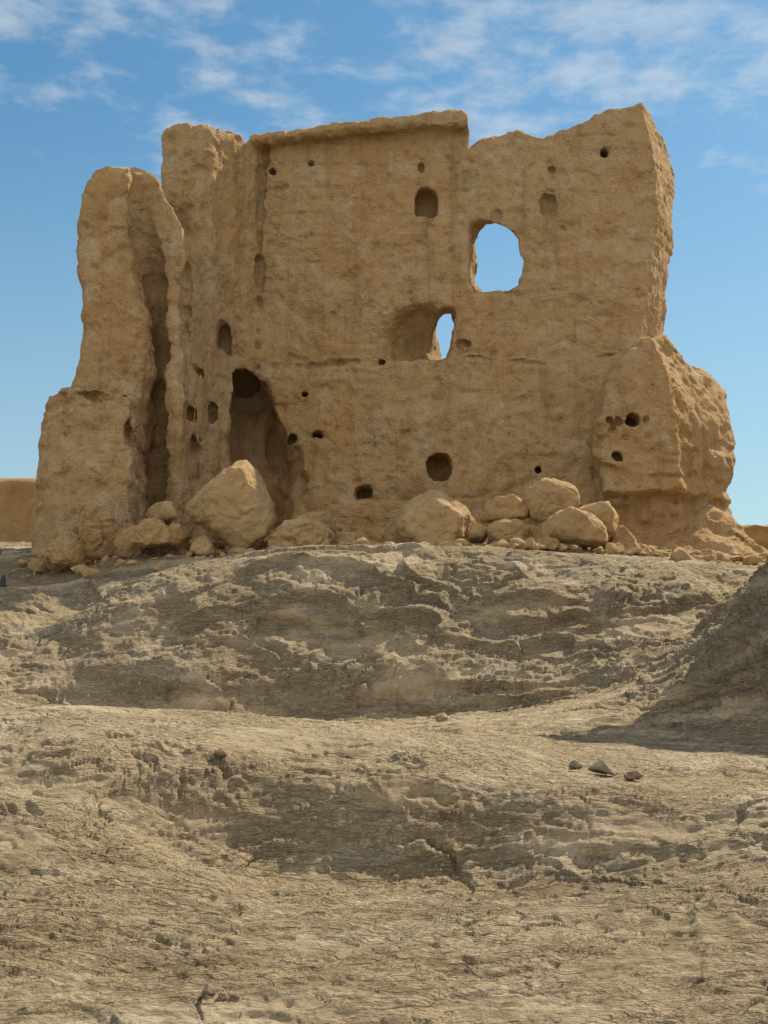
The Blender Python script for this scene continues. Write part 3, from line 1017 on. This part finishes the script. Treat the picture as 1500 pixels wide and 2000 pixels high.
def rock(outline, Y, depth, seed, label, name='boulder', cat='boulder', group=None, mat=None, rough=.05, soft=22, res=5, random_planes=14):
    """convex body whose front elevation is the outline, faces tilted and weathered"""
    r = np.random.RandomState(seed)
    p = np.array(pts(outline, Y))
    cen = p.mean(0)
    ext = np.abs(p - cen).max()
    P, Hh = [], []
    n = len(p)
    area = sum(p[i][0] * p[(i + 1) % n][1] - p[(i + 1) % n][0] * p[i][1] for i in range(n))
    for i in range(n):
        a, b = p[i], p[(i + 1) % n]
        t = b - a
        nn = np.array((t[1], -t[0])) * np.sign(area)
        nn /= np.linalg.norm(nn) + 1e-9
        h = float(nn @ (a - cen))
        ty = r.uniform(-.35, .35)
        v = np.array((nn[0], ty, nn[1]))
        v /= np.linalg.norm(v)
        P.append(v)
        Hh.append(max(h, .15 * ext) * (1 + .08 * abs(ty)))
    for sgn in (-1, 1):
        v = np.array((r.uniform(-.3, .3), sgn, r.uniform(-.1, .35)))
        v /= np.linalg.norm(v)
        P.append(v)
        Hh.append(depth)
    for k in range(random_planes):
        v = r.normal(size=3)
        v[1] = -abs(v[1]) - .3
        v /= np.linalg.norm(v)
        P.append(v)
        a = math.hypot(v[0], v[2])
        Hh.append((ext * a * .80 + depth * abs(v[1])) * r.uniform(.76, 1.04))
    P, Hh = np.array(P), np.array(Hh)
    dirs, faces = ICO[res]
    dd = dirs @ P.T
    inv = np.maximum(dd, 1e-3) / Hh[None]
    R = 1 / ((inv ** soft).sum(1) ** (1 / soft))
    v = dirs * R[:, None]
    w = v + seed * 3.7
    s = ext
    rel = rough * s / .5
    d = rel * (1.1 * fbm(w, .7 * s, 3, seed=seed) + .8 * fbm(w, .22 * s, 3, .6, seed=seed + 1))
    f1, f2, rnd, cv = voronoi(w, .5 * s, seed % 9)
    d -= rel * .5 * (1 - smooth(0, .12, f2 - f1)) * smooth(0, .3, fbm(w, s, 2, seed=seed + 2))
    d += rel * .4 * (saw_ledge(fbm(w, s, 3, seed=seed + 4) * 3, .12) - .5)
    v = v + dirs * d[:, None]
    o = link(name, v, faces, mat or M_ROCK)
    o.location = (float(cen[0]), Y, float(cen[1]))
    tag(o, label, cat, group)
    return o


GB = 'fallen earth boulders at the foot of the ruin'
rock([(358, 1000), (385, 965), (425, 925), (462, 901), (490, 903), (512, 935), (522, 965), (537, 1000), (530, 1040), (492, 1060), (465, 1078), (440, 1068), (400, 1035)],
     26.6, .75, 11, 'huge wedge-shaped earth boulder leaning by the left side wall', group=GB, rough=.035, res=6, soft=26)
rock([(757, 1040), (775, 1005), (800, 980), (835, 962), (862, 965), (895, 985), (925, 1010), (940, 1035), (935, 1080), (760, 1080)], 27.6, .8, 12,
     'broad rounded earth boulder in front of the low round niche', group=GB, rough=.04, res=6)
rock([(1023, 985), (1030, 955), (1048, 938), (1078, 934), (1108, 944), (1126, 965), (1130, 990), (1112, 1005), (1080, 1018), (1050, 1020), (1030, 1008)], 27.2, .5, 13,
     'round earth boulder perched on top of the right-hand rock pile', group=GB, rough=.04, res=6, soft=12)
rock([(940, 1005), (948, 990), (985, 981), (1025, 980), (1040, 995), (1030, 1012), (985, 1018), (948, 1020)], 27.3, .45, 14,
     'flat pale slab lying left of the round perched boulder', group=GB, rough=.05)
rock([(953, 1042), (962, 1022), (990, 1014), (1018, 1018), (1036, 1035), (1040, 1055), (1015, 1064), (970, 1062)], 26.8, .4, 15,
     'squat rounded rock under the flat pale slab', group=GB, rough=.05)
rock([(1056, 1035), (1075, 1008), (1105, 995), (1140, 998), (1168, 1012), (1184, 1035), (1184, 1060), (1165, 1074), (1115, 1072), (1075, 1058)], 26.4, .55, 16,
     'large smooth boulder at the front of the right-hand rock pile', group=GB, rough=.035, res=6, soft=14)
rock([(1128, 995), (1150, 986), (1190, 985), (1201, 1000), (1204, 1040), (1195, 1058), (1140, 1050)], 26.9, .5, 17,
     'blocky boulder standing directly behind the large smooth boulder', group=GB, rough=.05)
rock([(1190, 1072), (1195, 1040), (1210, 1028), (1232, 1045), (1252, 1072), (1240, 1085), (1200, 1085)], 27.0, .4, 18,
     'sloping lump of earth between the rock pile and the buttress', group=GB, rough=.06)
rock([(1043, 1072), (1052, 1052), (1070, 1046), (1090, 1052), (1098, 1070), (1085, 1080), (1050, 1080)], 26.2, .25, 19,
     'small cracked block in front of the rock pile', group=GB, rough=.08, res=4)
rock([(915, 1040), (928, 1018), (945, 1020), (952, 1040), (945, 1058), (920, 1058)], 27.2, .3, 20,
     'small angular block wedged right of the broad rounded boulder', group=GB, rough=.08, res=4)
rock([(1182, 1072), (1192, 1062), (1212, 1064), (1220, 1074), (1205, 1082), (1186, 1080)], 26.2, .15, 21,
     'little stone beside the large smooth boulder on its right', group=GB, rough=.08, res=4)
rock([(545, 1040), (570, 1018), (605, 1004), (635, 1002), (655, 1015), (658, 1035), (640, 1050), (580, 1055)], 27.4, .5, 22,
     'rounded slab behind the tilted pale slab near the dark recess', group=GB, rough=.05)
rock([(505, 1075), (535, 1045), (575, 1025), (610, 1018), (630, 1030), (652, 1055), (640, 1075), (560, 1090), (515, 1092)], 26.6, .5, 23,
     'tilted pale slab just right of the huge wedge boulder', group=GB, rough=.06, res=6)
rock([(648, 1058), (660, 1042), (680, 1042), (702, 1058), (695, 1075), (655, 1075)], 27.6, .25, 24,
     'small dusty block left of the broad rounded boulder', group=GB, rough=.07, res=4)
rock([(700, 1066), (712, 1055), (732, 1056), (742, 1068), (735, 1078), (705, 1078)], 27.8, .2, 25,
     'low stone touching the left side of the broad rounded boulder', group=GB, rough=.07, res=4)
rock([(284, 1003), (300, 988), (322, 982), (340, 992), (346, 1010), (330, 1022), (300, 1024)], 26.6, .3, 26,
     'rounded lump of earth between the wall stub and the huge wedge boulder', group=GB, rough=.06, res=4)
rock([(262, 1040), (278, 1020), (310, 1018), (332, 1035), (330, 1062), (285, 1070), (262, 1060)], 26.3, .35, 27,
     'crumbling block below the rounded lump at the slot', group=GB, rough=.08)
rock([(325, 1040), (340, 1025), (360, 1030), (368, 1048), (355, 1062), (330, 1060)], 26.4, .25, 28,
     'small crumbly clod left of the huge wedge boulder tip', group=GB, rough=.08, res=4)
rock([(1306, 1095), (1318, 1074), (1332, 1070), (1348, 1085), (1358, 1103), (1340, 1112), (1312, 1110)], 25.6, .3, 29,
     'pyramid-shaped clod at the foot of the buttress', group=GB, rough=.06, res=4)
rock([(1358, 1106), (1368, 1088), (1382, 1085), (1396, 1096), (1398, 1110), (1370, 1114)], 26.0, .2, 30,
     'small clod right of the pyramid-shaped clod', group=GB, rough=.07, res=4)
rock([(1018, 1066), (1026, 1052), (1042, 1050), (1050, 1064), (1040, 1074), (1022, 1074)], 26.5, .15, 33,
     'fist-sized clod in the gap below the perched boulder', group=GB, rough=.07, res=4)


rock([(148, 1075), (162, 1015), (188, 975), (205, 960), (232, 982), (258, 1028), (270, 1070), (262, 1100), (160, 1105)], 27.6, .7, 34,
     'slumped pointed mass of cracked earth against the wall stub', group=GB, rough=.05, res=6, mat=M_WALL)
rock([(86, 1105), (104, 1062), (128, 1040), (158, 1052), (176, 1085), (168, 1112), (100, 1118)], 27.2, .5, 35,
     'low crumbling mound at the outer corner of the wall stub', group=GB, rough=.055, res=6, mat=M_WALL)
rock([(225, 1072), (240, 1040), (268, 1032), (292, 1050), (300, 1080), (270, 1096), (236, 1092)], 26.9, .4, 36,
     'cracked clod in front of the slumped pointed mass', group=GB, rough=.06, mat=M_WALL)
rock([(372, 1072), (380, 1056), (398, 1050), (414, 1062), (420, 1080), (395, 1090)], 26.0, .25, 37,
     'small broken clod under the tip of the huge wedge boulder', group=GB, rough=.1, res=4)


def rubble():
    """loose broken earth along the foot of the walls: too many pieces to count"""
    r = np.random.RandomState(5)
    dirs, faces = ICO[3]
    V, Q, n = [], [], 0
    spots = [(210, 28.0, 90, .7, 90), (330, 27.2, 90, .8, 150), (470, 26.6, 120, .7, 120), (620, 27.0, 90, .8, 90), (960, 27.0, 120, .7, 120),
             (1130, 26.6, 130, .8, 140), (1300, 28.6, 90, 1.2, 90), (1420, 28.8, 60, 1.2, 90), (750, 29.0, 260, 1.2, 110)]
    for px, Y, spx, sy, cnt in spots:
        for _ in range(cnt):
            y = Y + r.normal() * sy
            x = x_at(px + r.normal() * spx, y)
            a = .03 + .11 * r.rand() ** 3.2
            sc = np.array([a * r.uniform(.7, 1.5), a * r.uniform(.7, 1.4), a * r.uniform(.5, 1.0)])
            P = r.normal(size=(9, 3))
            P /= np.linalg.norm(P, axis=1, keepdims=True)
            dd = np.maximum(dirs @ P.T, 1e-3) / r.uniform(.62, 1.0, 9)
            v = dirs / np.maximum(dd.max(1), .75)[:, None] * sc
            t = r.rand() * 6.28
            v = np.stack([v[:, 0] * math.cos(t) - v[:, 1] * math.sin(t), v[:, 0] * math.sin(t) + v[:, 1] * math.cos(t), v[:, 2]], 1)
            v += (x, y, ground_z(x, y) + .06 + sc[2] * .3)
            V.append(v)
            Q.append(faces + n)
            n += len(v)
    o = link('rubble', np.concatenate(V), np.concatenate(Q), M_ROCK)
    o.data.polygons.foreach_set("use_smooth", np.zeros(len(o.data.polygons), bool))
    tag(o, 'loose broken earth strewn along the foot of the ruin', 'rubble', kind='stuff')


rubble()


def foot(px, py):
    """depth of the ground surface that shows at this pixel"""
    g = GROUND
    yy = np.maximum(g[:, 1], .5)
    zc = (g[:, 2] - CAMZ) / yy
    t = (zc * CP - SP) / (CP + zc * SP)
    u = 750 + F * g[:, 0] / yy * (CP - t * SP)
    v = 1000 - F * t
    m = (np.abs(u - px) < 6) & (np.abs(v - py) < 5) & (g[:, 1] > 5)
    return float(g[m, 1].min()) + .06


M_GREY = plain('grey_stone', (.21, .18, .13))
M_PALE = plain('pale_stone', (.27, .24, .17))
M_BROWN = plain('brown_clod', (.24, .16, .10))
M_DARK = plain('dark_stone', (.11, .10, .06))
M_RED = plain('reddish_stone', (.34, .22, .14))
rock([(1153, 1502), (1165, 1494), (1180, 1485), (1184, 1488), (1195, 1500), (1206, 1514), (1180, 1512)], foot(1180, 1512), .08, 41, 'grey-brown pointed stone on the pale ridge at the right', 'stone', 'stone', mat=plain('pointed_stone', (.19, .145, .09)), rough=.02, res=4, soft=24, random_planes=2)
rock([(1114, 1494), (1120, 1485), (1130, 1488), (1138, 1498), (1128, 1502), (1116, 1500)], foot(1122, 1502), .05, 42, 'little grey stone left of the pointed stone', 'stone', 'stone', mat=M_GREY, rough=.1, res=4)
rock([(1222, 1518), (1232, 1508), (1245, 1506), (1254, 1516), (1246, 1522), (1226, 1522)], foot(1238, 1521), .05, 43, 'dark crumbly stone right of the pointed stone', 'stone', 'stone', mat=M_BROWN, rough=.18, res=4)
rock([(420, 1474), (424, 1465), (436, 1463), (441, 1470), (437, 1478), (424, 1479)], foot(431, 1478), .06, 44, 'small brown stone on the pale ridge at the left', 'stone', 'stone', mat=plain('brown_stone', (.22, .13, .085)), rough=.15, res=4)
rock([(850, 1404), (855, 1396), (864, 1394), (872, 1400), (870, 1407), (854, 1408)], foot(861, 1407), .06, 45, 'reddish stone in the hollow behind the pale ridge', 'stone', 'stone', mat=M_RED, rough=.15, res=4)
rock([(392, 1944), (396, 1936), (412, 1934), (418, 1938), (416, 1946), (398, 1950)], foot(405, 1950), .03, 46, 'dark greenish pebble at the bottom of the picture', 'pebble', 'pebble', mat=M_DARK, rough=.14, res=4)
rock([(396, 1952), (402, 1944), (408, 1943), (414, 1950), (410, 1955), (400, 1956)], foot(405, 1956), .02, 47, 'pale pebble lying against the dark greenish pebble', 'pebble', 'pebble', mat=M_PALE, rough=.14, res=4)
rock([(424, 1954), (430, 1942), (438, 1938), (444, 1946), (442, 1956), (430, 1957)], foot(434, 1957), .02, 48, 'pointed brown clod right of the two pebbles', 'clod', 'clod', mat=M_BROWN, rough=.2, res=4)
rock([(448, 1952), (453, 1942), (462, 1940), (468, 1948), (465, 1956), (452, 1957)], foot(458, 1956), .02, 49, 'hollow brown clod furthest right by the pebbles', 'clod', 'clod', mat=M_BROWN, rough=.22, res=4)


# ------------------------------------------------------------------ other remains and the stake
def remnant(name, outline, Y, thick, seed, label, cat, mat):
    """a weathered length of earth wall: rounded elevation with depth"""
    p = np.array(pts(outline, Y))
    x0, x1 = p[:, 0].min(), p[:, 0].max()
    top = np.interp(np.linspace(x0, x1, 160), *zip(*sorted((a, b) for a, b in p)))
    xs = np.linspace(x0, x1, 160)
    z0 = ground_z((x0 + x1) / 2, Y) - 1.0
    prof = []                                         # front foot -> front top -> back top -> back foot
    m = 90
    t = np.linspace(0, 1, m)
    P = np.zeros((m, len(xs), 3), np.float32)
    for j, tt in enumerate(t):
        if tt < .42:
            y, zf = -thick / 2 - (.25 * (1 - tt / .42)), tt / .42 * .93
        elif tt < .58:
            a = (tt - .42) / .16
            y, zf = -math.cos(a * math.pi) * thick / 2, .93 + .07 * math.sin(a * math.pi)
        else:
            y, zf = thick / 2 + .25 * ((tt - .58) / .42), (1 - (tt - .58) / .42) * .93
        P[j, :, 0] = xs
        P[j, :, 1] = Y + thick / 2 + y
        P[j, :, 2] = z0 + (top - z0) * zf
    n = grid_normals(P).reshape(-1, 3)
    q = P.reshape(-1, 3)
    d = .12 * fbm(q, 1.0, 4, .55, seed=seed) + .05 * (saw_ledge(q[:, 2] * 1.6 + fbm(q, 1.2, 2, seed=seed + 3), .2) - .5)
    q = q + n * d[:, None]
    idx = np.arange(m * len(xs), dtype=np.int32).reshape(m, len(xs))
    f = np.stack([idx[:-1, :-1], idx[:-1, 1:], idx[1:, 1:], idx[1:, :-1]], 2).reshape(-1, 4)
    c = np.array((float((x0 + x1) / 2), Y, z0), np.float32)
    o = link(name, q - c, f, mat)
    o.location = c.tolist()
    tag(o, label, cat)
    return o


remnant('ruined_wall', [(-420, 930), (-200, 940), (-80, 925), (0, 934), (30, 935), (60, 934), (90, 940), (120, 980)], 35.0, 1.0, 71,
        'low ruined earth wall in the distance at the left edge', 'wall', M_FAR)
remnant('ruined_wall', [(1405, 1085), (1445, 1040), (1458, 1022), (1475, 1016), (1500, 1018), (1600, 1010), (1700, 1030), (1800, 1060)], 36.0, 1.6, 72,
        'rounded remnant of an earth wall behind the buttress at the right edge', 'wall', M_FAR)


def stake():
    Y = 24.9
    x, zt = at(4, 1121, Y)
    _, zb = at(4, 1152, Y)
    m, k = 12, 14
    V, Fq = [], []
    for j in range(m):
        t = j / (m - 1)
        r = .075 * (1 - t) ** .6 + .006
        for i in range(k):
            a = i / k * 2 * math.pi
            V.append((math.cos(a) * r * (1 + .12 * math.sin(3 * a + j)) + .03 * t, math.sin(a) * r, t * (zt - zb)))
    for j in range(m - 1):
        for i in range(k):
            Fq.append((j * k + i, j * k + (i + 1) % k, (j + 1) * k + (i + 1) % k, (j + 1) * k + i))
    o = link('stake', np.array(V), np.array(Fq), plain('dark_stake', (.035, .045, .045)))
    o.location = (float(x), Y, float(zb))
    tag(o, 'small dark pointed stake in the earth at the left edge', 'stake')


stake()
